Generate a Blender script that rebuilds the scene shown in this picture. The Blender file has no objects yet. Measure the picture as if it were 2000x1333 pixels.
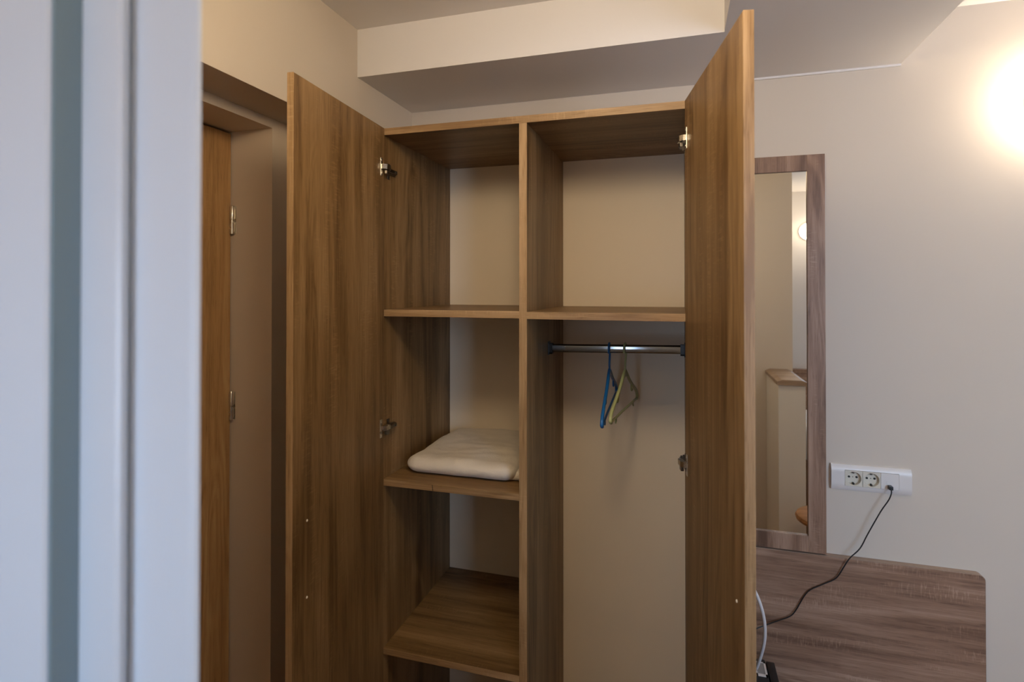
import bpy, bmesh, math, random
from mathutils import Vector, Matrix, noise as mnoise

random.seed(4)
S = bpy.context.scene
C = S.collection
H = 1.65                      # camera height above the floor

# ------------------------------------------------------------------ camera
cam_d = bpy.data.cameras.new('camera')
cam_d.sensor_width = 36.0
cam_d.lens = 36.0 * 1086.7 / 2000
cam_d.shift_y = -(666.5 - 553.1) / 2000
cam_d.clip_start = 0.01
cam_d.dof.use_dof = True
cam_d.dof.focus_distance = 1.55
cam_d.dof.aperture_fstop = 3.6
cam = bpy.data.objects.new('camera', cam_d)
C.objects.link(cam)
cam.location = (0, 0, H)
cam.rotation_euler = (math.radians(90.463), 0, math.radians(16.756))
S.camera = cam

# ------------------------------------------------------------------ sky, window portal, exposure
SKY_STRENGTH = 14.3
LAMP_STRENGTH = 42.0
SCONCE_STRENGTH = 72.0
w = bpy.data.worlds.new('sky')
S.world = w
w.use_nodes = True
wn = w.node_tree
bg = wn.nodes['Background']
bg.inputs[1].default_value = SKY_STRENGTH
_tc = wn.nodes.new('ShaderNodeTexCoord')            # pale daylight sky above a darker ground
_sp = wn.nodes.new('ShaderNodeSeparateXYZ')
_rp = wn.nodes.new('ShaderNodeValToRGB')
_mr = wn.nodes.new('ShaderNodeMapRange')
_mr.inputs[1].default_value = -1.0
_mr.inputs[2].default_value = 1.0
wn.links.new(_tc.outputs['Generated'], _sp.inputs[0])
wn.links.new(_sp.outputs[2], _mr.inputs[0])
wn.links.new(_mr.outputs[0], _rp.inputs[0])
_e = _rp.color_ramp.elements
_e[0].position = 0.0; _e[0].color = (0.60, 0.69, 0.88, 1)
_e[1].position = 1.0; _e[1].color = (0.36, 0.60, 1.0, 1)
_k = _e.new(0.47); _k.color = (0.50, 0.63, 0.86, 1)
_k = _e.new(0.53); _k.color = (0.50, 0.71, 1.0, 1)
wn.links.new(_rp.outputs[0], bg.inputs[0])

YR = -1.37                             # rear wall of the deeper, right-hand part of the room
YP = -0.43                             # outer wall right behind the camera
WINDOWS = [(-0.56, -0.24, 1.20, 1.78, YP), (1.30, 2.58, 1.00, 2.41, YR)]   # x0, x1, z0, z1, y of the inner wall face
for wx0, wx1, wz0, wz1, wy in WINDOWS:
    pl = bpy.data.lights.new('window_daylight_portal', 'AREA')
    pl.shape = 'RECTANGLE'
    pl.size = wx1 - wx0
    pl.size_y = wz1 - wz0
    pl.cycles.is_portal = True
    po = bpy.data.objects.new('window_daylight_portal', pl)
    C.objects.link(po)
    po.location = ((wx0 + wx1) / 2, wy - 0.155, (wz0 + wz1) / 2)
    po.rotation_euler = (math.radians(90), 0, 0)

vs = S.view_settings
vs.view_transform = 'Standard'
vs.look = 'None'
vs.exposure = 0.0
vs.gamma = 1.0
vs.use_curve_mapping = False
S.display_settings.display_device = 'sRGB'
S.cycles.use_denoising = True
S.cycles.max_bounces = 10
S.cycles.diffuse_bounces = 6
S.cycles.sample_clamp_indirect = 6.0

# ------------------------------------------------------------------ materials
def new_mat(name):
    m = bpy.data.materials.new(name)
    m.use_nodes = True
    nt = m.node_tree
    return m, nt, nt.nodes['Principled BSDF']

def nd(nt, t, **kw):
    n = nt.nodes.new(t)
    for k, v in kw.items():
        setattr(n, k, v)
    return n

def math_n(nt, op, a, b=None, c=None, clamp=False):
    n = nd(nt, 'ShaderNodeMath', operation=op, use_clamp=clamp)
    for i, v in enumerate((a, b, c)):
        if v is None:
            continue
        if isinstance(v, (int, float)):
            n.inputs[i].default_value = v
        else:
            nt.links.new(v, n.inputs[i])
    return n.outputs[0]

def noise_n(nt, vec, scale, sc3, detail=3, rough=0.55, dist=0.0):
    mp = nd(nt, 'ShaderNodeMapping')
    mp.inputs['Scale'].default_value = sc3
    nt.links.new(vec, mp.inputs['Vector'])
    n = nd(nt, 'ShaderNodeTexNoise')
    n.inputs['Scale'].default_value = scale
    n.inputs['Detail'].default_value = detail
    n.inputs['Roughness'].default_value = rough
    n.inputs['Distortion'].default_value = dist
    nt.links.new(mp.outputs[0], n.inputs['Vector'])
    return n.outputs['Fac']

def wood(name, axis, dark, mid, light, fleck=1.0, contrast=1.0, rough=0.42):
    """Wood decor board; the grain runs along the object's local axis."""
    m, nt, b = new_mat(name)
    tc = nd(nt, 'ShaderNodeTexCoord')
    oi = nd(nt, 'ShaderNodeObjectInfo')
    rnd = math_n(nt, 'MULTIPLY', oi.outputs['Random'], 17.0)
    cmb = nd(nt, 'ShaderNodeCombineXYZ')
    for i in range(3):
        nt.links.new(rnd, cmb.inputs[i])
    add = nd(nt, 'ShaderNodeVectorMath', operation='ADD')
    nt.links.new(tc.outputs['Object'], add.inputs[0])
    nt.links.new(cmb.outputs[0], add.inputs[1])
    v = add.outputs[0]
    def sc(across, along):
        r = [across] * 3
        r[axis] = along
        return tuple(r)
    broad = noise_n(nt, v, 1.0, sc(15, 1.1), 3, 0.5, 0.8)
    mid_n = noise_n(nt, v, 1.0, sc(52, 2.6), 4, 0.6, 0.8)
    fine = noise_n(nt, v, 1.0, sc(330, 7), 2, 0.6)
    pores = noise_n(nt, v, 1.0, sc(700, 26), 1, 0.5)
    # cathedral figure: contour lines of a stretched field
    field = noise_n(nt, v, 1.0, sc(6.0, 1.0), 2, 0.45, 0.6)
    ring = math_n(nt, 'SINE', math_n(nt, 'MULTIPLY', field, 95.0))
    rmask = noise_n(nt, v, 1.0, sc(7, 0.9), 1, 0.5)
    rmask = math_n(nt, 'MULTIPLY', math_n(nt, 'SUBTRACT', rmask, 0.47, clamp=True), 5.0, clamp=True)
    ring = math_n(nt, 'MULTIPLY', ring, rmask)
    # short cross flecks left by the saw
    fl = noise_n(nt, v, 1.0, sc(38, 240), 2, 0.5, 0.3)
    fl = math_n(nt, 'MULTIPLY', math_n(nt, 'SUBTRACT', fl, 0.52, clamp=True), 6.0, clamp=True)
    fm = noise_n(nt, v, 1.0, sc(22, 3.2), 2, 0.5)
    fm = math_n(nt, 'MULTIPLY', math_n(nt, 'SUBTRACT', fm, 0.52, clamp=True), 7.0, clamp=True)
    fl = math_n(nt, 'MULTIPLY', fl, fm)
    t = math_n(nt, 'MULTIPLY', math_n(nt, 'SUBTRACT', broad, 0.5), 1.7 * contrast)
    t = math_n(nt, 'ADD', t, math_n(nt, 'MULTIPLY', math_n(nt, 'SUBTRACT', mid_n, 0.5), 0.85 * contrast))
    t = math_n(nt, 'ADD', t, math_n(nt, 'MULTIPLY', math_n(nt, 'SUBTRACT', fine, 0.5), 0.60 * contrast))
    t = math_n(nt, 'ADD', t, math_n(nt, 'MULTIPLY', ring, 0.17 * contrast))
    t = math_n(nt, 'ADD', t, math_n(nt, 'MULTIPLY', fl, 0.26 * fleck))
    pm = math_n(nt, 'MULTIPLY', math_n(nt, 'SUBTRACT', pores, 0.58, clamp=True), -1.8)
    t = math_n(nt, 'ADD', t, pm)
    t = math_n(nt, 'ADD', t, 0.5, clamp=True)
    rp = nd(nt, 'ShaderNodeValToRGB')
    e = rp.color_ramp.elements
    e[0].position = 0.05; e[0].color = (*dark, 1)
    e[1].position = 0.95; e[1].color = (*light, 1)
    k = e.new(0.5); k.color = (*mid, 1)
    nt.links.new(t, rp.inputs[0])
    nt.links.new(rp.outputs[0], b.inputs['Base Color'])
    b.inputs['Roughness'].default_value = rough
    b.inputs['Specular IOR Level'].default_value = 0.32
    bp = nd(nt, 'ShaderNodeBump')
    bp.inputs['Strength'].default_value = 0.12
    bp.inputs['Distance'].default_value = 0.0006
    nt.links.new(t, bp.inputs['Height'])
    nt.links.new(bp.outputs[0], b.inputs['Normal'])
    return m

def paint(name, col, rough=0.75, bump=0.05, mottle=0.03, scale=90):
    m, nt, b = new_mat(name)
    tc = nd(nt, 'ShaderNodeTexCoord')
    n = noise_n(nt, tc.outputs['Object'], 1.0, (3, 3, 3), 3, 0.5)
    mx = nd(nt, 'ShaderNodeMix', data_type='RGBA')
    mx.inputs[6].default_value = (*[c * (1 - mottle) for c in col], 1)
    mx.inputs[7].default_value = (*[min(1, c * (1 + mottle)) for c in col], 1)
    nt.links.new(n, mx.inputs[0])
    nt.links.new(mx.outputs[2], b.inputs['Base Color'])
    b.inputs['Roughness'].default_value = rough
    b.inputs['Specular IOR Level'].default_value = 0.3
    if bump:
        f = noise_n(nt, tc.outputs['Object'], 1.0, (scale,) * 3, 3, 0.6)
        bp = nd(nt, 'ShaderNodeBump')
        bp.inputs['Strength'].default_value = bump
        bp.inputs['Distance'].default_value = 0.002
        nt.links.new(f, bp.inputs['Height'])
        nt.links.new(bp.outputs[0], b.inputs['Normal'])
    return m

def plain(name, col, rough=0.4, metal=0.0, spec=0.5):
    m, nt, b = new_mat(name)
    tc = nd(nt, 'ShaderNodeTexCoord')
    n = noise_n(nt, tc.outputs['Object'], 1.0, (40, 40, 40), 2, 0.5)
    r = math_n(nt, 'MULTIPLY_ADD', n, 0.08, rough - 0.04)
    nt.links.new(r, b.inputs['Roughness'])
    b.inputs['Base Color'].default_value = (*col, 1)
    b.inputs['Metallic'].default_value = metal
    b.inputs['Specular IOR Level'].default_value = spec
    return m

def glow(name, col, strength):
    m, nt, b = new_mat(name)
    b.inputs['Base Color'].default_value = (0.9, 0.88, 0.84, 1)
    b.inputs['Emission Color'].default_value = (*col, 1)
    b.inputs['Emission Strength'].default_value = strength
    b.inputs['Roughness'].default_value = 0.5
    return m

def fabric(name, col):
    m, nt, b = new_mat(name)
    tc = nd(nt, 'ShaderNodeTexCoord')
    n = noise_n(nt, tc.outputs['Object'], 1.0, (18, 18, 18), 4, 0.6)
    f = noise_n(nt, tc.outputs['Object'], 1.0, (420, 420, 420), 2, 0.6)
    mx = nd(nt, 'ShaderNodeMix', data_type='RGBA')
    mx.inputs[6].default_value = (*[c * 0.9 for c in col], 1)
    mx.inputs[7].default_value = (*[min(1, c * 1.08) for c in col], 1)
    nt.links.new(n, mx.inputs[0])
    nt.links.new(mx.outputs[2], b.inputs['Base Color'])
    b.inputs['Roughness'].default_value = 0.95
    b.inputs['Specular IOR Level'].default_value = 0.1
    b.inputs['Sheen Weight'].default_value = 0.25
    h = math_n(nt, 'ADD', math_n(nt, 'MULTIPLY', n, 2.5), f)
    bp = nd(nt, 'ShaderNodeBump')
    bp.inputs['Strength'].default_value = 0.45
    bp.inputs['Distance'].default_value = 0.0022
    nt.links.new(h, bp.inputs['Height'])
    nt.links.new(bp.outputs[0], b.inputs['Normal'])
    return m

def glass(name):
    m = bpy.data.materials.new(name)
    m.use_nodes = True
    nt = m.node_tree
    nt.nodes.clear()
    o = nd(nt, 'ShaderNodeOutputMaterial')
    t = nd(nt, 'ShaderNodeBsdfTransparent')
    g = nd(nt, 'ShaderNodeBsdfGlossy')
    g.inputs['Roughness'].default_value = 0.02
    fr = nd(nt, 'ShaderNodeFresnel')
    fr.inputs['IOR'].default_value = 1.45
    mx = nd(nt, 'ShaderNodeMixShader')
    nt.links.new(fr.outputs[0], mx.inputs[0])
    nt.links.new(t.outputs[0], mx.inputs[1])
    nt.links.new(g.outputs[0], mx.inputs[2])
    nt.links.new(mx.outputs[0], o.inputs[0])
    return m

OAK = dict(dark=(0.105, 0.055, 0.020), mid=(0.215, 0.126, 0.052), light=(0.325, 0.205, 0.098))
M = {}
for i, ax in enumerate('xyz'):
    M['oak_' + ax] = wood('oak_decor_' + ax, i, **OAK)
EDGE = dict(dark=(0.20, 0.115, 0.050), mid=(0.35, 0.220, 0.108), light=(0.48, 0.32, 0.175))  # lighter than the boards: lamplight on the edges is put into the colour
M['edge_x'] = wood('oak_edging_x', 0, **EDGE, contrast=1.1)
M['edge_z'] = wood('oak_edging_z', 2, **EDGE, contrast=1.1)
SON = dict(dark=(0.138, 0.076, 0.047), mid=(0.275, 0.163, 0.106), light=(0.415, 0.272, 0.190))
M['sonoma_x'] = wood('grey_brown_oak_x', 0, **SON, fleck=1.5, contrast=1.05)
M['sonoma_z'] = wood('grey_brown_oak_z', 2, **SON, fleck=1.5, contrast=1.05)
M['sonoma_edge'] = wood('grey_brown_oak_edging', 0, dark=(0.24, 0.17, 0.13), mid=(0.36, 0.27, 0.21), light=(0.45, 0.35, 0.28), contrast=0.7)
M['door_oak'] = wood('entrance_door_oak', 2, dark=(0.25, 0.13, 0.05), mid=(0.46, 0.265, 0.11), light=(0.58, 0.37, 0.17), fleck=0.3)
M['wall'] = paint('beige_wall_paint', (0.60, 0.53, 0.45))
M['ceiling'] = paint('white_ceiling_paint', (0.74, 0.71, 0.69))
M['jamb'] = paint('beige_door_frame_lacquer', (0.64, 0.54, 0.43), 0.5, 0.0)
M['back'] = paint('cream_hardboard', (0.84, 0.73, 0.58), 0.55, 0.02)
M['floor'] = wood('brown_laminate_floor', 0, dark=(0.16, 0.065, 0.022), mid=(0.30, 0.14, 0.05), light=(0.42, 0.21, 0.09))
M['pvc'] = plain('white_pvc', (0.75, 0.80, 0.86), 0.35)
M['pvc_shade_tint'] = plain('white_pvc_shade_tint', (0.25, 0.35, 0.40), 0.4)  # white side face turned from the daylight, its shade put into the colour
M['rubber'] = plain('dark_rubber_gasket', (0.12, 0.13, 0.13), 0.6)
M['plastic_white'] = plain('white_socket_plastic', (0.70, 0.66, 0.63), 0.32)
M['plastic_ivory'] = plain('ivory_socket_plastic', (0.64, 0.59, 0.49), 0.35)
M['black'] = plain('black_plastic', (0.012, 0.012, 0.013), 0.38)
M['black_gloss'] = plain('glossy_black_plastic', (0.010, 0.011, 0.013), 0.2)
M['hole'] = plain('dark_socket_hole', (0.01, 0.008, 0.006), 0.7)
M['chrome'] = plain('chrome', (0.20, 0.21, 0.22), 0.10, 1.0)
M['steel'] = plain('nickel_plated_steel', (0.72, 0.68, 0.60), 0.28, 1.0)
M['steel_dark'] = plain('dark_nickel_steel', (0.20, 0.18, 0.16), 0.3, 1.0)
M['blue'] = plain('blue_hanger_plastic', (0.012, 0.13, 0.42), 0.32)
M['green'] = plain('pale_green_hanger_plastic', (0.42, 0.46, 0.23), 0.35)
M['cable_white'] = plain('white_cable_sheath', (0.70, 0.68, 0.68), 0.4)
M['cap'] = plain('pale_screw_cap', (0.85, 0.80, 0.70), 0.3)
M['towel'] = fabric('cream_towelling', (0.74, 0.66, 0.55))
M['linen'] = fabric('white_bed_linen', (0.85, 0.84, 0.82))
M['mirror'] = plain('mirror_silver', (0.90, 0.91, 0.89), 0.0, 1.0)
_b = M['mirror'].node_tree.nodes['Principled BSDF']
for l in list(M['mirror'].node_tree.links):
    if l.to_socket == _b.inputs['Roughness']:
        M['mirror'].node_tree.links.remove(l)
_b.inputs['Roughness'].default_value = 0.0
M['glass'] = glass('window_glass')
WARM = (1.0, 0.79, 0.52)
M['lamp'] = glow('lit_opal_glass', WARM, LAMP_STRENGTH)
M['sconce'] = glow('lit_sconce_glass', (1.0, 0.84, 0.64), SCONCE_STRENGTH)
M['cap_wood'] = wood('partition_cap_oak', 0, dark=(0.22, 0.145, 0.09), mid=(0.31, 0.215, 0.14), light=(0.40, 0.29, 0.20))
M['partition'] = paint('pale_beige_partition', (0.72, 0.68, 0.61))
M['screen'] = plain('grey_label_window', (0.30, 0.29, 0.29), 0.25)

# ------------------------------------------------------------------ mesh helpers
def bm_new():
    return bmesh.new()

def add_box(bm, lo, hi, bev=0.0, mat=None, seg=2):
    """Axis-aligned box from corner lo to corner hi (z is height above the floor)."""
    lo = [min(a, b) for a, b in zip(lo, hi)] if True else lo
    hi2 = [max(a, b) for a, b in zip(lo, hi)]
    return _box(bm, lo, hi2, bev, mat, seg)

def _box(bm, lo, hi, bev, mat, seg):
    c = [(a + b) / 2 for a, b in zip(lo, hi)]
    s = [b - a for a, b in zip(lo, hi)]
    mt = Matrix.Translation(c) @ Matrix.Diagonal((*s, 1))
    if mat is not None:
        mt = mat @ mt
    r = bmesh.ops.create_cube(bm, size=1.0, matrix=mt)
    if bev:
        es = set()
        for v in r['verts']:
            es.update(v.link_edges)
        bmesh.ops.bevel(bm, geom=list(es), offset=bev, segments=seg, affect='EDGES', profile=0.5)
    return bm

def box(lo, hi, bev=0.0):
    bm = bm_new()
    lo2 = [min(a, b) for a, b in zip(lo, hi)]
    hi2 = [max(a, b) for a, b in zip(lo, hi)]
    _box(bm, lo2, hi2, bev, None, 2)
    return bm

def prism(bm, poly, axis, a, b):
    """Extrude a 2D polygon along an axis. For axis 2 poly is (x, y); 0: (y, z); 1: (x, z)."""
    def pt(p, t):
        if axis == 2: return (p[0], p[1], t)
        if axis == 0: return (t, p[0], p[1])
        return (p[0], t, p[1])
    v0 = [bm.verts.new(pt(p, a)) for p in poly]
    v1 = [bm.verts.new(pt(p, b)) for p in poly]
    n = len(poly)
    bm.faces.new(v0)
    bm.faces.new(v1)
    for i in range(n):
        bm.faces.new((v0[i], v0[(i + 1) % n], v1[(i + 1) % n], v1[i]))
    bmesh.ops.recalc_face_normals(bm, faces=bm.faces)
    return bm

def tube(bm, pts, r, seg=10, smooth=2, rz=None):
    """Round (or, with rz, oval) tube through pts; Catmull-Rom smoothed."""
    P = [Vector(p) for p in pts]
    if smooth > 1:
        Q = []
        for i in range(len(P) - 1):
            p0 = P[max(i - 1, 0)]; p1 = P[i]; p2 = P[i + 1]; p3 = P[min(i + 2, len(P) - 1)]
            for k in range(smooth):
                t = k / smooth
                Q.append(0.5 * ((2 * p1) + (p2 - p0) * t + (2 * p0 - 5 * p1 + 4 * p2 - p3) * t * t + (3 * p1 - p0 - 3 * p2 + p3) * t ** 3))
        Q.append(P[-1])
        P = Q
    n = len(P)
    up = None
    rings = []
    for i in range(n):
        d = (P[min(i + 1, n - 1)] - P[max(i - 1, 0)]).normalized()
        if up is None:
            ref = Vector((0, 0, 1)) if abs(d.z) < 0.9 else Vector((1, 0, 0))
            up = (ref - d * ref.dot(d)).normalized()
        else:
            up = (up - d * up.dot(d)).normalized()
        sd = d.cross(up)
        rr = r[min(i * len(r) // n, len(r) - 1)] if isinstance(r, (list, tuple)) else r
        ru = rz if rz else rr
        rings.append([bm.verts.new(P[i] + sd * rr * math.cos(2 * math.pi * k / seg) + up * ru * math.sin(2 * math.pi * k / seg)) for k in range(seg)])
    for a, b in zip(rings, rings[1:]):
        for k in range(seg):
            bm.faces.new((a[k], a[(k + 1) % seg], b[(k + 1) % seg], b[k]))
    bm.faces.new(list(reversed(rings[0])))
    bm.faces.new(rings[-1])
    return bm

def lathe(bm, prof, mat, seg=32):
    """Revolve (radius, height) points about local z, then transform by mat."""
    rings = []
    for r, h in prof:
        if r < 1e-6:
            rings.append([bm.verts.new(mat @ Vector((0, 0, h)))])
        else:
            rings.append([bm.verts.new(mat @ Vector((r * math.cos(2 * math.pi * k / seg), r * math.sin(2 * math.pi * k / seg), h))) for k in range(seg)])
    for a, b in zip(rings, rings[1:]):
        for k in range(seg):
            k2 = (k + 1) % seg
            if len(a) == 1 and len(b) == 1:
                continue
            if len(a) == 1:
                bm.faces.new((a[0], b[k2], b[k]))
            elif len(b) == 1:
                bm.faces.new((a[k], a[k2], b[0]))
            else:
                bm.faces.new((a[k], a[k2], b[k2], b[k]))
    bmesh.ops.recalc_face_normals(bm, faces=bm.faces)
    return bm

def tag(o, label=None, cat=None, group=None, kind=None):
    if label: o['label'] = label
    if cat: o['category'] = cat
    if group: o['group'] = group
    if kind: o['kind'] = kind
    return o

def empty(name, loc, label, cat, group=None, rz=0.0):
    o = bpy.data.objects.new(name, None)
    o.empty_display_size = 0.05
    C.objects.link(o)
    o.location = loc
    o.rotation_euler = (0, 0, rz)
    o['_w'] = list(loc)
    tag(o, label, cat, group)
    return o

def world_of(o):
    p = Vector((0, 0, 0))
    while o is not None:
        p += Vector(o.location)
        o = o.parent
    return p

def obj(name, bm, mat, parent=None, origin=None, local=False, smooth=False, label=None):
    """Link a bmesh as one object. Vertices are given in world space (z above floor) unless local."""
    bm.normal_update()
    me = bpy.data.meshes.new(name)
    if origin is None:
        origin = Vector((0, 0, 0))
        if not local and bm.verts:
            xs = [v.co.x for v in bm.verts]; ys = [v.co.y for v in bm.verts]; zs = [v.co.z for v in bm.verts]
            origin = Vector(((min(xs) + max(xs)) / 2, (min(ys) + max(ys)) / 2, min(zs)))
    origin = Vector(origin)
    if not local:
        bmesh.ops.translate(bm, verts=bm.verts, vec=-origin)
    bm.to_mesh(me)
    bm.free()
    if smooth:
        for p in me.polygons:
            p.use_smooth = True
    for mm in (mat if isinstance(mat, (list, tuple)) else [mat]):
        me.materials.append(M[mm] if isinstance(mm, str) else mm)
    o = bpy.data.objects.new(name, me)
    C.objects.link(o)
    if parent is not None:
        o.parent = parent
        o.location = Vector((0, 0, 0)) if local else origin - world_of(parent)
    else:
        o.location = origin
    if label:
        o['label'] = label
    return o

def auto_smooth(o, deg=35):
    me = o.data
    bm = bmesh.new(); bm.from_mesh(me)
    for e in bm.edges:
        if len(e.link_faces) == 2 and e.calc_face_angle(0) > math.radians(deg):
            e.smooth = False
    for f in bm.faces:
        f.smooth = True
    bm.to_mesh(me); bm.free()
    return o

# ------------------------------------------------------------------ measures (x right, y away from the camera; z from the floor)
XW = -0.943                   # left wall face
YB = 1.853                    # back wall face
XR = 2.60                     # right wall face
ZLOW = H + 0.6437             # dropped ceiling
ZHIGH = H + 0.790             # upper ceiling
XF, XD = -1.0755, -1.212      # door frame face, door leaf face in the left-hand recess

# ------------------------------------------------------------------ the room
o = obj('floor', box((-1.6, -1.7, -0.08), (XR + 0.1, YB + 0.1, 0)), 'floor')
tag(o, 'brown wood laminate floor of the hotel room', 'floor', kind='structure')
o = obj('ceiling', box((-1.6, -1.7, ZHIGH), (XR + 0.1, YB + 0.1, ZHIGH + 0.1)), 'ceiling')
tag(o, 'upper white ceiling above the dropped section', 'ceiling', kind='structure')
bm = bm_new()
prism(bm, [(XW, 1.490), (0.110, 1.490), (0.110, 0.42), (0.611, 0.42), (0.611, YB), (XW, YB)], 2, ZLOW, ZHIGH)
o = obj('dropped_ceiling', bm, 'ceiling')
tag(o, 'dropped ceiling section above the wardrobe with cream front face', 'ceiling', kind='structure')

o = obj('wall_back', box((-1.6, YB, 0), (XR + 0.1, YB + 0.1, ZHIGH)), 'wall')
tag(o, 'beige painted wall behind the wardrobe and mirror', 'wall', kind='structure')
o = obj('trim_1', box((0.05, YB - 0.006, ZLOW - 0.006), (0.611, YB, ZLOW)), 'ceiling')
tag(o, 'thin white bead where the back wall meets the dropped ceiling', 'trim', kind='structure')
# left wall with the opening of the entrance recess
zl = H + 0.466
bm = bm_new()
add_box(bm, (XF, 1.43, 0), (XW, YB, ZHIGH))
add_box(bm, (XF, 0.15, zl), (XW, 1.43, ZHIGH))
add_box(bm, (XF, -1.6, 0), (XW, 0.15, ZHIGH))
o = obj('wall_left', bm, 'wall')
tag(o, 'beige painted left wall with a deep door recess', 'wall', kind='structure')
o = obj('wall_right', box((XR, -1.7, 0), (XR + 0.1, YB + 0.1, ZHIGH)), 'wall')
tag(o, 'beige painted wall on the right side of the room', 'wall', kind='structure')
def windowed_wall(name, xa, xb, y, win, label, mat='wall'):
    x0, x1, z0, z1, _ = win
    bm = bm_new()
    add_box(bm, (xa, y - 0.15, 0), (x0, y, ZHIGH))
    add_box(bm, (x1, y - 0.15, 0), (xb, y, ZHIGH))
    add_box(bm, (x0, y - 0.15, 0), (x1, y, z0))
    add_box(bm, (x0, y - 0.15, z1), (x1, y, ZHIGH))
    return tag(obj(name, bm, mat), label, 'wall', kind='structure')
windowed_wall('wall_outer', -1.6, 0.724, YP, WINDOWS[0], 'beige wall with a balcony window right behind the viewer, its end seen in the mirror')
windowed_wall('wall_rear', 0.724, XR + 0.1, YR, WINDOWS[1], 'cream rear wall of the bed alcove, seen in the mirror', 'ceiling')
o = obj('wall_return', box((0.60, YR - 0.15, 0), (0.724, YP - 0.15, ZHIGH)), 'wall')
tag(o, 'short beige return wall beside the bed alcove', 'wall', kind='structure')
for n, (x0, x1, z0, z1, wy) in enumerate(WINDOWS):
    win = empty('window_%d' % (n + 1), ((x0 + x1) / 2, wy - 0.08, z0), ('tall white framed balcony window right behind the viewer', 'white framed window above the bed, behind the viewer')[n], 'window')
    win['kind'] = 'structure'
    for lo, hi in (((x0, z0), (x0 + 0.05, z1)), ((x1 - 0.05, z0), (x1, z1)), ((x0 + 0.05, z0), (x1 - 0.05, z0 + 0.05)), ((x0 + 0.05, z1 - 0.05), (x1 - 0.05, z1))):
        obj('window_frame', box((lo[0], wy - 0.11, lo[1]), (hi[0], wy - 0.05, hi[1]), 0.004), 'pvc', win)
    obj('window_pane', box((x0 + 0.05, wy - 0.083, z0 + 0.05), (x1 - 0.05, wy - 0.078, z1 - 0.05)), 'glass', win)

# entrance door in the recess of the left wall
d1 = empty('door_1', (XD, 0.85, 0), 'oak veneer door in the beige recess of the left wall', 'door')
d1['kind'] = 'structure'
YJ = 1.277
ztop = H + 0.4405
bm = bm_new()
add_box(bm, (-1.55, YJ, 0), (XF, 1.52, zl + 0.06))                # right jamb block
add_box(bm, (-1.55, 0.36, ztop), (XF, YJ, zl + 0.06))             # head block
add_box(bm, (-1.55, 0.10, 0), (XF, 0.36, zl + 0.06))              # left jamb block
obj('door_frame', bm, 'jamb', d1)
o = tag(obj('wall_light_block', box((-1.62, 0.05, 0), (-1.56, 1.60, ZHIGH)), 'wall'), 'unseen backing wall added behind the closed door to keep light out', 'wall', kind='structure')  # unseen backing, added so no sky light leaks round the leaf
leaf = obj('door_leaf', box((XD - 0.04, 0.366, 0.006), (XD, YJ - 0.004, ztop - 0.006), 0.0015), 'door_oak', d1)
for zz in (H + 0.150, H - 0.372):
    bm = bm_new()
    lathe(bm, [(0, 0), (0.0062, 0.0005), (0.0062, 0.0385), (0.0052, 0.039), (0.0052, 0.0405), (0.0062, 0.041), (0.0062, 0.0775), (0.004, 0.081), (0, 0.081)],
          Matrix.Translation((XD + 0.0067, YJ - 0.0063, zz)), 16)
    auto_smooth(obj('hinge_barrel', bm, 'steel', d1, label='nickel hinge barrel'))
    obj('hinge_plate', box((XD + 0.008, YJ - 0.0016, zz + 0.002), (XD + 0.0155, YJ, zz + 0.079), 0.0004), 'steel', d1, label='thin nickel hinge plate')

# white door leaf close to the lens, at the left edge of the view
d2 = empty('door_2', (-0.62, 0.30, 0), 'white plastic framed door standing close by at the left, out of focus', 'door')
d2['kind'] = 'structure'
ZD = 2.30
# frame profile in plan (x, y): faces turned to the viewer step back towards the right
bm = bm_new()
prism(bm, [(-0.3965, 0.3180), (-0.3385, 0.3175), (-0.3335, 0.3186), (-0.3318, 0.3205), (-0.3360, 0.3240), (-0.3800, 0.3560), (-0.3965, 0.3560)], 2, 0.0, ZD)
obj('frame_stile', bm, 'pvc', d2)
obj('gasket', box((-0.4040, 0.3240, 0.0), (-0.3965, 0.3560, ZD)), 'rubber', d2, label='dark rubber gasket strip')
bm = bm_new()
prism(bm, [(-0.4294, 0.3060), (-0.3935, 0.3050), (-0.3900, 0.3070), (-0.3905, 0.3115), (-0.4040, 0.3250), (-0.4040, 0.3560), (-0.4294, 0.3560)], 2, 0.0, ZD)
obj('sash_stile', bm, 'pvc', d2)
obj('rebate', box((-0.4320, 0.2865, 0.0), (-0.4294, 0.3560, ZD)), 'pvc_shade_tint', d2, label='rebate side between the two white stiles, its shade put into the colour')
bm = bm_new()
prism(bm, [(-0.600, 0.2838), (-0.4340, 0.2838), (-0.4320, 0.2858), (-0.4320, 0.3560), (-0.600, 0.3560)], 2, 0.0, ZD)
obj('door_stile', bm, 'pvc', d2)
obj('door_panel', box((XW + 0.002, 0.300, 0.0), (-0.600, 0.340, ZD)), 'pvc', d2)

# ------------------------------------------------------------------ wardrobe
WX0, WX1 = -0.806, 0.033      # outside faces
WI0, WI1 = -0.788, 0.015      # inside faces
YFR = 1.380                   # front of the carcass
YBK = 1.8465                  # front of the back panel
DV0, DV1 = -0.3965, -0.3757   # divider
ZT0, ZT1 = H + 0.4250, H + 0.4440
ward = empty('wardrobe', (-0.39, 1.60, 0), 'brown oak wardrobe with both doors open and shelves on the left', 'wardrobe')

def board(name, lo, hi, mat, edge=None, parent=ward):
    """A board with a separate thin edging strip on its front."""
    e = 0.0012
    b = obj(name, box((lo[0], lo[1] + (e if edge else 0), lo[2]), hi, 0.0006), mat, parent)
    if edge:
        obj('edge_band', box(lo, (hi[0], lo[1] + e, hi[2]), 0.0004), edge, b)
    return b

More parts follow.
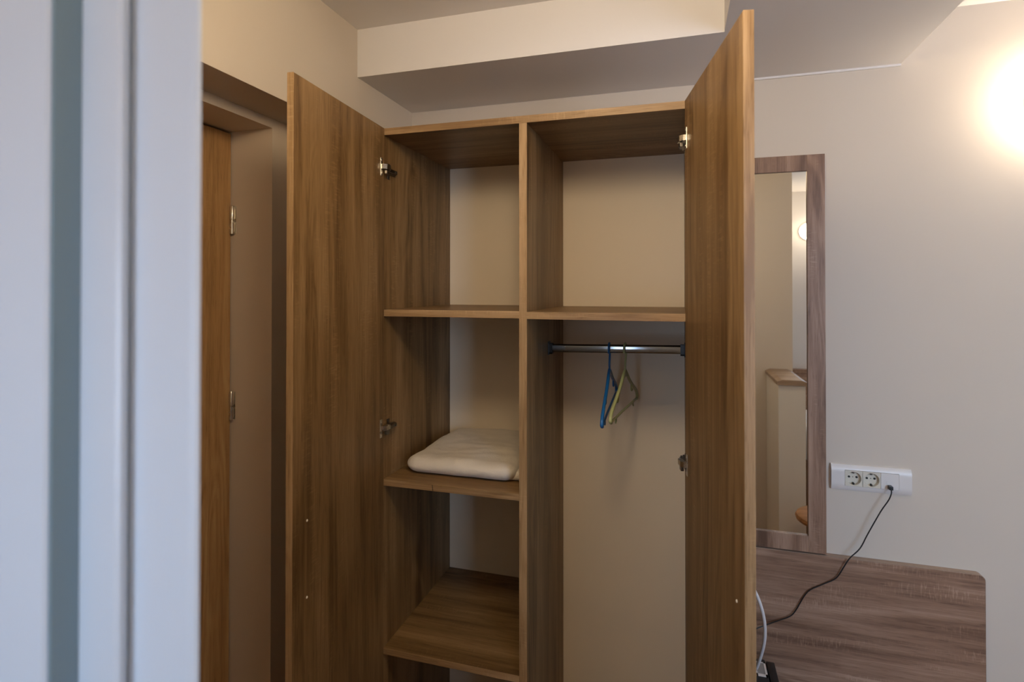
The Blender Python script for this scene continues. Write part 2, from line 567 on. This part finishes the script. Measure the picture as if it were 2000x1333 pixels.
side_l = board('side_panel', (WX0, YFR, 0.0), (WI0, YBK + 0.004, ZT0), 'oak_z', 'edge_z')
side_r = board('side_panel', (WI1, YFR, 0.0), (WX1, YBK + 0.004, ZT0), 'oak_z', 'edge_z')
board('top_panel', (WX0, YFR, ZT0), (WX1, YBK + 0.004, ZT1), 'oak_x', 'edge_x')
divider = board('divider', (DV0, YFR, 0.098), (DV1, YBK, ZT0), 'oak_z', 'edge_z')
board('bottom_panel', (WI0, YFR, 0.080), (WI1, YBK, 0.098), 'oak_x', 'edge_x')
obj('plinth', box((WI0, YFR + 0.03, 0.0), (WI1, YFR + 0.046, 0.080)), 'oak_x', ward)
obj('back_panel', box((WI0, YBK, 0.06), (WI1, YBK + 0.004, ZT0)), 'back', ward, label='cream hardboard back')
board('shelf', (WI0, YFR, H - 0.0800), (DV0, YBK, H - 0.0612), 'oak_x', 'edge_x')
sh2 = board('shelf', (WI0, YFR, H - 0.5498), (DV0, YBK, H - 0.5320), 'oak_x', 'edge_x')
board('shelf', (WI0, YFR, H - 1.0155), (DV0, YBK, H - 0.9980), 'oak_x', 'edge_x')
board('shelf', (DV1, YFR, H - 0.0812), (WI1, YBK, H - 0.0625), 'oak_x', 'edge_x')
bm = bm_new()
prism(bm, [(-0.6395, H - 0.5492), (-0.6375, H - 0.5492), (-0.6400, H - 0.5330), (-0.6412, H - 0.5330)], 1, YFR - 0.0004, YFR + 0.0002)
obj('edge_seam', bm, 'hole', sh2, label='dark seam in the shelf edging')

# hanging rail: flat oval chrome tube in two end brackets
rail_y, rail_zl, rail_zr = 1.630, H - 0.1812, H - 0.1740
bm = bm_new()
prof = []
hw, hh = 0.0075, 0.0122
for k in range(20):
    a = 2 * math.pi * k / 20
    sx = abs(math.cos(a)) ** 0.45 * (1 if math.cos(a) >= 0 else -1)
    sz = abs(math.sin(a)) ** 0.60 * (1 if math.sin(a) >= 0 else -1)
    prof.append((rail_y + hw * sx, rail_zl + hh * sz))
prism(bm, prof, 0, DV1 + 0.001, WI1 - 0.001)
for v in bm.verts:
    v.co.z += (v.co.x - DV1) / (WI1 - DV1) * (rail_zr - rail_zl)
rail = auto_smooth(obj('hanging_rail', bm, 'chrome', ward, label='chrome oval hanging rail'), 40)
for xx, sg, zz in ((DV1, 1, rail_zl), (WI1, -1, rail_zr)):
    bm = bm_new()
    add_box(bm, (min(xx, xx + sg * 0.003), rail_y - 0.012, zz - 0.020), (max(xx, xx + sg * 0.003), rail_y + 0.012, zz + 0.020), 0.001)
    for (ya, yb, za, zb) in ((-0.0115, -0.0080, -0.016, 0.014), (0.0080, 0.0115, -0.016, 0.014), (-0.0115, 0.0115, -0.0165, -0.0128)):
        add_box(bm, (min(xx, xx + sg * 0.013), rail_y + ya, zz + za), (max(xx, xx + sg * 0.013), rail_y + yb, zz + zb))
    obj('rail_bracket', bm, 'black', rail, label='dark end bracket')

# doors: local x runs from the hinge to the free edge, inner face at local y = 0
def wardrobe_door(hinge, tip, sgn, zhinges, screws, length, thick, lab):
    ang = math.atan2(tip[1] - hinge[1], tip[0] - hinge[0])
    z0 = 0.085
    bm = bm_new()
    ya, yb = (0.0, -sgn * thick)
    _box(bm, (0.0015, min(ya, yb), 0), (length - 0.0012, max(ya, yb), ZT1 - 0.0005 - z0), 0.0012, None, 2)
    d = obj('wardrobe_door', bm, 'oak_z', ward, local=True, label=lab)
    d.location = Vector((hinge[0], hinge[1], z0)) - world_of(ward)
    d.rotation_euler = (0, 0, ang)
    bm = bm_new()
    _box(bm, (length - 0.0012, min(ya, yb), 0), (length, max(ya, yb), ZT1 - 0.0005 - z0), 0.0004, None, 2)
    obj('edge_band', bm, 'edge_z', d, local=True)
    for zz in zhinges:
        z = zz - z0
        # cup flange screwed to the door
        bm = bm_new()
        _box(bm, (0.015, min(0, sgn * 0.002), z - 0.026), (0.027, max(0, sgn * 0.002), z + 0.024), 0.0009, None, 2)
        for dz in (-0.019, 0.017):
            lathe(bm, [(0, 0.0034), (0.0030, 0.0030), (0.0036, 0.0018)], Matrix.Translation((0.021, 0, z + dz)) @ Matrix.Rotation(-sgn * math.pi / 2, 4, 'X'), 12)
        obj('hinge_cup', bm, 'steel', d, local=True, label='nickel hinge cup')
        # arm that reaches into the carcass
        bm = bm_new()
        prism(bm, [(0.024, sgn * 0.0005), (0.024, sgn * 0.009), (0.016, sgn * 0.0155), (-0.006, sgn * 0.0165), (-0.006, sgn * 0.0075), (0.013, sgn * 0.0050), (0.015, sgn * 0.0005)], 2, z - 0.0065, z + 0.0065)
        obj('hinge_arm', bm, 'steel', d, local=True, label='nickel hinge arm')
        bm = bm_new()
        _box(bm, (-0.004, min(sgn * 0.006, sgn * 0.013), z - 0.0185), (0.012, max(sgn * 0.006, sgn * 0.013), z - 0.0085), 0.001, None, 2)
        obj('hinge_spring', bm, 'steel_dark', d, local=True)
    for (sx, sz) in screws:
        bm = bm_new()
        lathe(bm, [(0, 0.0018), (0.0020, 0.0014), (0.0028, 0.0)], Matrix.Translation((sx, 0, sz - z0)) @ Matrix.Rotation(-sgn * math.pi / 2, 4, 'X'), 12)
        obj('handle_screw', bm, 'cap', d, local=True, label='pale screw head')
    return d

HL = (H + 0.333, H - 0.386)
HR = (H + 0.350, H - 0.412)
door_l = wardrobe_door((-0.7855, 1.3785), (-0.7580, 0.962), 1, HL, ((0.366, H - 0.497), (0.366, H - 0.660)), 0.418, 0.0150, 'left wardrobe door swung open')
door_r = wardrobe_door((0.0125, 1.3785), (0.0980, 0.9537), -1, HR, ((0.392, H - 0.520), (0.392, H - 0.690)), 0.4335, 0.0172, 'right wardrobe door swung open')

def mounting_plate(panel, xin, sgn, zz):
    bm = bm_new()
    def bx(xa, xb, ya, yb, za, zb, bv=0.0006):
        _box(bm, (min(xin + sgn * xa, xin + sgn * xb), ya, zz + za), (max(xin + sgn * xa, xin + sgn * xb), yb, zz + zb), bv, None, 2)
    bx(0, 0.0025, 1.3955, 1.4095, -0.024, 0.020)
    bx(0, 0.0085, 1.3900, 1.4340, -0.0085, 0.0050)
    bx(0.0085, 0.0140, 1.3860, 1.4310, -0.0060, 0.0035)
    for dz in (-0.018, 0.014):
        lathe(bm, [(0, 0.0050), (0.0034, 0.0042), (0.0040, 0.002)], Matrix.Translation((xin, 1.4025, zz + dz)) @ Matrix.Rotation(sgn * math.pi / 2, 4, 'Y'), 12)
    lathe(bm, [(0, 0.0165), (0.0032, 0.0160), (0.0036, 0.013)], Matrix.Translation((xin, 1.4235, zz - 0.0015)) @ Matrix.Rotation(sgn * math.pi / 2, 4, 'Y'), 12)
    obj('hinge_plate', bm, 'steel_dark', panel, label='dark hinge mounting plate')
for z in HL:
    mounting_plate(side_l, WI0, 1, z - 0.004)
for z in HR:
    mounting_plate(side_r, WI1, -1, z - 0.004)

# ------------------------------------------------------------------ folded towel on the middle shelf
def soft_slab(x0, x1, y0, y1, z0, h, r, amp, seed, cuts=26, taper=0.0):
    bm = bm_new()
    bmesh.ops.create_cube(bm, size=2.0)
    bmesh.ops.subdivide_edges(bm, edges=bm.edges[:], cuts=cuts, use_grid_fill=True)
    half = Vector(((x1 - x0) / 2, (y1 - y0) / 2, h / 2))
    inner = Vector((max(half.x - r, 0), max(half.y - r, 0), max(half.z - min(r, h / 2 * 0.98), 0)))
    c = Vector(((x0 + x1) / 2, (y0 + y1) / 2, z0 + h / 2))
    rz = min(r, h / 2 * 0.98)
    for v in bm.verts:
        p = Vector((v.co.x * half.x, v.co.y * half.y, v.co.z * half.z))
        q = Vector([max(-inner[i], min(inner[i], p[i])) for i in range(3)])
        d = p - q
        dn = Vector((d.x / r, d.y / r, d.z / rz))
        if dn.length > 1e-6:
            dn.normalize()
            p = q + Vector((dn.x * r, dn.y * r, dn.z * rz))
        up = (p.z + half.z) / h
        s = Vector((p.x * 9 + seed, p.y * 7, seed * 2.3))
        n1 = mnoise.noise(s)
        n2 = mnoise.noise(Vector((p.x * 26 + seed, p.y * 30, 5.1 + seed)))
        n3 = mnoise.noise(Vector((p.x * 5 - seed, p.y * 60, 9.0)))
        p.z += up * (amp * n1 + amp * 0.35 * n2 + amp * 0.20 * n3) + up * amp * 0.9 * math.cos(p.x / half.x * 1.3)
        p.x += amp * 0.35 * n2 * (1 - abs(2 * up - 1)) + (taper * (p.y / half.y) * half.x if p.x < 0 else 0)
        p.y += amp * 0.4 * mnoise.noise(Vector((p.x * 15 + seed, 3.3, p.z * 40)))
        v.co = p + c
    return bm
tw = empty('folded_towel', (-0.59, 1.62, H - 0.532), 'cream white folded towel lying on the wardrobe shelf', 'towel')
obj('lower_fold', soft_slab(-0.735, -0.404, 1.462, 1.815, H - 0.5318, 0.028, 0.013, 0.0012, 3.1), 'towel', tw, smooth=True)
obj('upper_fold', soft_slab(-0.757, -0.428, 1.436, 1.825, H - 0.5312, 0.042, 0.035, 0.0078, 7.7, 48), 'towel', tw, smooth=True)

# ------------------------------------------------------------------ hangers on the rail
def hanger(loc, mat, rz, tilt, label):
    """Plastic hanger in its local y-z plane; origin where the hook rests on the rail."""
    t = empty('clothes_hanger', loc, label, 'hanger', 'plastic hangers on the chrome rail')
    t.rotation_euler = (tilt, 0, rz)
    ap = -0.063                                   # top of the body below the rail
    bm = bm_new()
    hk = [(0, -0.0150, -0.012), (0, -0.0150, 0.003), (0, -0.0085, 0.0125), (0, 0.002, 0.0150), (0, 0.0120, 0.011), (0, 0.0160, 0.001), (0, 0.0145, -0.014), (0, 0.0060, -0.032), (0, 0.0012, -0.046), (0, 0, ap - 0.008)]
    tube(bm, hk, 0.0030, 8, 4)
    obj('hook', bm, mat, t, local=True, smooth=True)
    tipy, tipz = 0.186, ap - 0.106
    for s in (-1, 1):
        bm = bm_new()
        arm = [(0, 0, ap), (0, s * 0.022, ap - 0.010), (0, s * 0.060, ap - 0.034), (0, s * 0.110, ap - 0.058), (0, s * 0.155, ap - 0.078), (0, s * 0.180, ap - 0.094), (0, s * tipy, tipz), (0, s * 0.178, tipz - 0.006)]
        tube(bm, arm, 0.0047, 10, 4)
        obj('arm', bm, mat, t, local=True, smooth=True)
        bm = bm_new()
        tube(bm, [(0, s * 0.095, ap - 0.052), (0, s * 0.092, ap - 0.064), (0, s * 0.098, ap - 0.073), (0, s * 0.107, ap - 0.070)], 0.0028, 8, 3)
        obj('strap_hook', bm, mat, t, local=True, smooth=True)
        bm = bm_new()
        tube(bm, [(0, s * 0.120, tipz - 0.004), (0, s * 0.117, tipz - 0.013), (0, s * 0.124, tipz - 0.018)], 0.0022, 8, 3)
        obj('bar_hook', bm, mat, t, local=True, smooth=True)
    bm = bm_new()
    tube(bm, [(0, -0.179, tipz - 0.005), (0, -0.09, tipz - 0.004), (0, 0.09, tipz - 0.004), (0, 0.179, tipz - 0.005)], 0.0034, 8, 3)
    obj('trouser_bar', bm, mat, t, local=True, smooth=True)
    bm = bm_new()
    prism(bm, [(-0.0045, ap + 0.006), (0.0045, ap + 0.006), (0.018, ap - 0.010), (0.034, ap - 0.023), (0.0, ap - 0.016), (-0.034, ap - 0.023), (-0.018, ap - 0.010)], 0, -0.0026, 0.0026)
    obj('neck_web', bm, mat, t, local=True)
    return t
zr = lambda x: rail_zl + (x - DV1) / (WI1 - DV1) * (rail_zr - rail_zl)
hanger((-0.1957, rail_y, zr(-0.1957) + 0.0010), 'blue', math.radians(0.3), math.radians(4.5), 'blue plastic hanger, left of the two on the chrome rail')
hanger((-0.1505, rail_y, zr(-0.1505) + 0.0010), 'green', math.radians(-6.3), math.radians(-0.5), 'pale green plastic hanger, right of the two on the chrome rail')

# ------------------------------------------------------------------ mirror on the back wall
mr = empty('wall_mirror', (0.235, YB, H - 0.785), 'tall wall mirror in a grey brown wood frame beside the wardrobe', 'mirror')
mx0, mx1, mz0, mz1, fw = 0.050, 0.4110, H - 0.7830, H + 0.3950, 0.0475
obj('frame_stile', box((mx1 - fw, YB - 0.020, mz0), (mx1, YB, mz1), 0.0008), 'sonoma_z', mr)
obj('frame_stile', box((mx0, YB - 0.020, mz0), (mx0 + fw, YB, mz1), 0.0008), 'sonoma_z', mr)
obj('frame_rail', box((mx0 + fw, YB - 0.020, mz1 - fw), (mx1 - fw, YB, mz1), 0.0008), 'sonoma_z', mr)
obj('frame_rail', box((mx0 + fw, YB - 0.020, mz0), (mx1 - fw, YB, mz0 + fw), 0.0008), 'sonoma_z', mr)
obj('mirror_glass', box((mx0 + fw, YB - 0.012, mz0 + fw), (mx1 - fw, YB - 0.008, mz1 - fw)), 'mirror', mr, label='clear mirror glass')

# ------------------------------------------------------------------ wood wall panel (desk back) with a rounded upper corner
px0, px1, pz0, pz1, pr = 0.045, 0.7975, 0.30, H - 0.7865, 0.016
def panel_poly(ins=0.0):
    pts = [(px0 + ins, pz0), (px1 - ins, pz0)]
    for k in range(9):
        a = k / 8 * math.pi / 2
        pts.append((px1 - ins - pr + pr * math.cos(a), pz1 - ins - pr + pr * math.sin(a)))
    pts.append((px0 + ins, pz1 - ins))
    return pts
pn = empty('wall_panel', (0.42, YB, pz0), 'grey brown oak panel with rounded corner fixed below the mirror', 'panel')
bm = bm_new()
prism(bm, panel_poly(0.0010), 1, YB - 0.0220, YB - 0.0005)
obj('board', bm, 'sonoma_x', pn)
# edging strip round the visible edge
bm = bm_new()
outer, inner = panel_poly(0.0)[1:], panel_poly(0.0010)[1:]
ya, yb = YB - 0.0222, YB - 0.0005
vo = [[bm.verts.new((p[0], y, p[1])) for p in outer] for y in (ya, yb)]
vi = [[bm.verts.new((p[0], y, p[1])) for p in inner] for y in (ya, yb)]
for i in range(len(outer) - 1):
    bm.faces.new((vo[0][i], vo[0][i + 1], vo[1][i + 1], vo[1][i]))
    bm.faces.new((vi[0][i], vi[1][i], vi[1][i + 1], vi[0][i + 1]))
    bm.faces.new((vo[0][i], vi[0][i], vi[0][i + 1], vo[0][i + 1]))
    bm.faces.new((vo[1][i], vo[1][i + 1], vi[1][i + 1], vi[1][i]))
bmesh.ops.recalc_face_normals(bm, faces=bm.faces)
obj('edge_band', bm, 'sonoma_edge', pn)
# low bench under it, just below the view
bn = empty('bench', (0.42, 1.62, 0), 'low grey brown bench below the panel beside the wardrobe', 'bench')
zb = H - 1.262
obj('bench_top', box((0.050, 1.42, zb - 0.022), (0.790, YB - 0.024, zb), 0.001), 'sonoma_x', bn)
for xx in (0.055, 0.765):
    obj('leg_panel', box((xx, 1.44, 0.0), (xx + 0.02, YB - 0.026, zb - 0.022), 0.001), 'sonoma_z', bn)

# ------------------------------------------------------------------ socket block
sk = empty('wall_socket', (0.528, YB, H - 0.594), 'white wall plate with two round power sockets and a network port', 'socket')
sx0, sx1, szc, shh = 0.4262, 0.6300, H - 0.5560, 0.0372
ix0, ix1, ih = 0.4612, 0.5984, 0.0232
def prof_y(z):               # convex cover: depth of its front in front of the wall
    t = abs(z) / shh
    return 0.0120 - 0.0065 * max(0, (t - 0.45) / 0.55) ** 2
def cover_piece(bm, xa, xb, za, zb, n=10):
    poly = [(YB, szc + za)]
    for k in range(n + 1):
        z = za + (zb - za) * k / n
        poly.append((YB - prof_y(z), szc + z))
    poly.append((YB, szc + zb))
    prism(bm, poly, 0, xa, xb)
bm = bm_new()
cover_piece(bm, sx0, ix0, -shh, shh, 24)
cover_piece(bm, ix1, sx1, -shh, shh, 24)
cover_piece(bm, ix0, ix1, ih, shh)
cover_piece(bm, ix0, ix1, -shh, -ih)
auto_smooth(obj('cover_plate', bm, 'plastic_white', sk), 30)

def socket_insert(xc):
    zc = szc
    hw2 = 0.0224
    yf = YB - 0.0128
    R, depth, seg = 0.0196, 0.0105, 48
    bm = bm_new()
    sq, rim, rim2, bot = [], [], [], []
    for k in range(seg):
        a = 2 * math.pi * k / seg
        c, s = math.cos(a), math.sin(a)
        f = hw2 / max(abs(c), abs(s))
        sq.append(bm.verts.new((xc + c * f, yf, zc + s * f)))
        rim.append(bm.verts.new((xc + c * R, yf, zc + s * R)))
        rim2.append(bm.verts.new((xc + c * (R - 0.0006), yf + 0.0008, zc + s * (R - 0.0006))))
        bot.append(bm.verts.new((xc + c * (R - 0.0012), yf + depth, zc + s * (R - 0.0012))))
    sqb = [bm.verts.new((v.co.x, YB - 0.0005, v.co.z)) for v in sq]
    for A, B in ((sqb, sq), (sq, rim), (rim, rim2), (rim2, bot)):
        for k in range(seg):
            bm.faces.new((A[k], A[(k + 1) % seg], B[(k + 1) % seg], B[k]))
    bm.faces.new(bot)
    bmesh.ops.recalc_face_normals(bm, faces=bm.faces)
    ins = obj('socket_insert', bm, 'plastic_ivory', sk)
    yb2 = yf + depth
    for dx in (-0.0098, 0.0098):
        bm = bm_new()
        lathe(bm, [(0.0030, 0.0), (0.0030, 0.0012), (0, 0.0012)], Matrix.Translation((xc + dx, yb2, zc + 0.0018)) @ Matrix.Rotation(math.pi / 2, 4, 'X'), 16)
        obj('pin_hole', bm, 'hole', ins, label='dark pin hole')
    bm = bm_new()
    lathe(bm, [(0.0013, 0.0), (0.0013, 0.0012), (0, 0.0012)], Matrix.Translation((xc, yb2, zc + 0.0018)) @ Matrix.Rotation(math.pi / 2, 4, 'X'), 12)
    obj('centre_screw', bm, 'steel_dark', ins)
    for sgz in (-1, 1):
        bm = bm_new()
        _box(bm, (xc - 0.0022, yf + 0.0015, zc + sgz * (R - 0.0035) - 0.0026), (xc + 0.0022, yb2, zc + sgz * (R - 0.0035) + 0.0026), 0.0004, None, 2)
        obj('earth_clip', bm, 'steel_dark' if sgz > 0 else 'hole', ins, label='metal earth clip')
for xc in (0.4839, 0.5297):
    socket_insert(xc)
ni = obj('network_insert', box((0.5528, YB - 0.0128, szc - 0.0224), (0.5976, YB - 0.0005, szc + 0.0224), 0.0005), 'plastic_white', sk)
obj('port_flap', box((0.5660, YB - 0.0133, szc - 0.0200), (0.5850, YB - 0.0126, szc - 0.0010), 0.0003), 'plastic_white', ni)

# black network cable from the port, running down behind the open door
cb = empty('network_cable', (0.5735, YB - 0.03, H - 0.575), 'thin black cable plugged into the network port', 'cable')
obj('plug', box((0.5690, YB - 0.0300, H - 0.5755), (0.5785, YB - 0.0130, H - 0.5655), 0.001), 'black', cb)
path = [(0.5738, 1.8260, -0.5735), (0.5725, 1.8215, -0.584), (0.5655, 1.822, -0.604), (0.5463, 1.823, -0.6383), (0.5141, 1.825, -0.7077), (0.4946, 1.824, -0.7498), (0.4685, 1.822, -0.7798), (0.4553, 1.823, -0.8037),
        (0.4341, 1.825, -0.8437), (0.4022, 1.826, -0.8663), (0.3658, 1.826, -0.8898), (0.3481, 1.826, -0.9136), (0.3275, 1.825, -0.9546), (0.3109, 1.824, -0.9754), (0.279, 1.823, -0.993), (0.2468, 1.820, -1.0092), (0.2227, 1.812, -1.018), (0.195, 1.80, -1.030), (0.16, 1.78, -1.06)]
bm = bm_new()
tube(bm, [(x, y, H + z) for x, y, z in path], 0.0017, 8, 4)
obj('cord', bm, 'black', cb, smooth=True)

# black device on the bench, half hidden by the right-hand door, and its white lead
bx = empty('router', (0.17, 1.67, zb), 'black box shaped device standing low behind the right wardrobe door', 'electronics')
zt = H - 1.085
bm = bm_new()
_box(bm, (0.085, 1.50, zb), (0.236, 1.775, zt), 0.004, None, 3)
auto_smooth(obj('casing', bm, 'black', bx))
bm = bm_new()
_box(bm, (0.2375, 1.50, zb), (0.2605, 1.770, zt - 0.001), 0.003, None, 3)
auto_smooth(obj('side_casing', bm, 'black_gloss', bx))
# white framed window on the top
bm = bm_new()
fx0, fx1, fy0, fy1, ft = 0.203, 0.2335, 1.694, 1.758, 0.0050
for lo, hi in (((fx0, fy0), (fx0 + ft, fy1)), ((fx1 - ft, fy0), (fx1, fy1)), ((fx0, fy0), (fx1, fy0 + ft * 2)), ((fx0, fy1 - ft), (fx1, fy1))):
    _box(bm, (lo[0], lo[1], zt - 0.0004), (hi[0], hi[1], zt + 0.0012), 0, None, 2)
lbl = obj('label_frame', bm, 'cable_white', bx, label='white frame on the top')
obj('label_window', box((fx0 + ft, fy0 + ft * 2, zt - 0.0004), (fx1 - ft, fy1 - ft, zt + 0.0006)), 'screen', lbl)
bm = bm_new()
lead = [(0.150, 1.640, -0.775), (0.178, 1.640, -0.800), (0.199, 1.640, -0.835), (0.2135, 1.642, -0.880), (0.2195, 1.648, -0.925), (0.2190, 1.660, -0.970), (0.2130, 1.680, -1.020), (0.2070, 1.706, -1.0665), (0.2050, 1.716, -1.0800)]
tube(bm, [(x, y, H + z) for x, y, z in lead], 0.0044, 10, 4)
o = obj('white_lead', bm, 'cable_white', smooth=True)
tag(o, 'thick white lead curving down behind the right wardrobe door', 'cable')

# ------------------------------------------------------------------ lamps
def sconce(x, y, z, face, label):
    """Round wall lamp: back plate, opal dome and a thin metal ring; face = +1 looks along +y."""
    t = empty('wall_lamp', (x, y, z), label, 'lamp', 'round wall lamps')
    R = Matrix.Translation((x, y, z)) @ Matrix.Rotation(-face * math.pi / 2, 4, 'X')
    bm = bm_new()
    lathe(bm, [(0, 0.0), (0.066, 0.0), (0.066, 0.016), (0.060, 0.018), (0, 0.018)], R, 40)
    auto_smooth(obj('back_plate', bm, 'steel', t))
    bm = bm_new()
    lathe(bm, [(0.060, 0.018)] + [(0.064 * math.cos(a * math.pi / 20), 0.024 + 0.062 * math.sin(a * math.pi / 20)) for a in range(0, 10)] + [(0, 0.086)], R, 40)
    obj('opal_dome', bm, 'sconce', t, smooth=True, label='lit opal glass dome')
    bm = bm_new()
    lathe(bm, [(0.0790 + 0.002 * math.cos(a * math.pi / 6), 0.070 + 0.002 * math.sin(a * math.pi / 6)) for a in range(13)], R, 48)
    obj('metal_ring', bm, 'steel_dark', t, smooth=True, label='thin metal ring')
    return t
sconce(0.972, YB, H + 0.505, -1, 'lit round wall lamp just past the right edge, above the sockets')
sconce(1.003, YR, H + 0.456, 1, 'lit round wall lamp seen in the mirror')

# ceiling lamp of the entrance, above and behind the lens
cl = empty('ceiling_lamp', (-0.15, 0.49, H + 0.49), 'opal glass ceiling lamp hanging over the entrance in front of the wardrobe', 'lamp')
bm = bm_new()
LR = Matrix.Translation((-0.15, 0.49, 0))
lathe(bm, [(0, ZHIGH), (0.055, ZHIGH), (0.052, ZHIGH - 0.022), (0.018, ZHIGH - 0.030), (0.018, H + 0.70), (0.045, H + 0.695), (0.045, H + 0.675), (0, H + 0.675)], LR, 32)
auto_smooth(obj('canopy', bm, 'steel', cl))
bm = bm_new()
lathe(bm, [(0, H + 0.49)] + [(0.105 * math.sin(a * math.pi / 20), H + 0.595 - 0.105 * math.cos(a * math.pi / 20)) for a in range(1, 17)] + [(0.045, H + 0.688)], LR, 40)
obj('opal_globe', bm, 'lamp', cl, smooth=True, label='lit opal glass globe')

# ------------------------------------------------------------------ what the mirror shows of the room behind
hp = empty('half_wall', (0.637, -0.19, 0), 'half height beige partition with a wooden cap, seen in the mirror', 'partition')
obj('body', box((0.563, -0.428, 0.0), (0.709, 0.046, H - 0.580)), 'partition', hp)
bm = bm_new()
prism(bm, [(0.555, H - 0.580), (0.717, H - 0.580), (0.717, H - 0.560), (0.690, H - 0.549), (0.582, H - 0.549), (0.555, H - 0.560)], 1, -0.428, 0.056)
obj('cap_board', bm, 'cap_wood', hp, label='pale wooden cap')
bd = empty('bed', (1.65, -0.90, 0), 'bed with white linen and wooden frame, seen in the mirror', 'bed')
obj('bed_frame', box((0.84, -1.30, 0.10), (2.50, -0.46, 0.40), 0.01), 'floor', bd)
for (lx, ly) in ((0.88, -1.26), (0.88, -0.52), (2.42, -1.26), (2.42, -0.52)):
    obj('leg', box((lx, ly, 0.0), (lx + 0.05, ly + 0.05, 0.10), 0.003), 'floor', bd)
obj('mattress', soft_slab(0.85, 2.49, -1.29, -0.47, 0.40, 0.275, 0.06, 0.006, 2.2, 18), 'linen', bd, smooth=True)
obj('headboard', box((0.80, YR + 0.002, 0.10), (2.55, -1.31, 0.985), 0.004), 'sonoma_x', bd)

# round stool whose edge shows at the foot of the mirror
st = empty('stool', (0.768, 0.36, 0), 'round brown wooden stool whose edge shows low in the mirror', 'stool')
bm = bm_new()
lathe(bm, [(0, 0.400), (0.150, 0.400), (0.168, 0.406), (0.172, 0.418), (0.166, 0.430), (0.150, 0.436), (0, 0.436)], Matrix.Translation((0.768, 0.36, 0)), 40)
auto_smooth(obj('seat', bm, 'floor', st))
for k in range(4):
    a = math.pi / 4 + k * math.pi / 2
    bm = bm_new()
    tube(bm, [(0.768 + 0.11 * math.cos(a), 0.36 + 0.11 * math.sin(a), 0.402), (0.768 + 0.15 * math.cos(a), 0.36 + 0.15 * math.sin(a), 0.0)], 0.014, 12, 1)
    obj('leg', bm, 'floor', st, smooth=True)
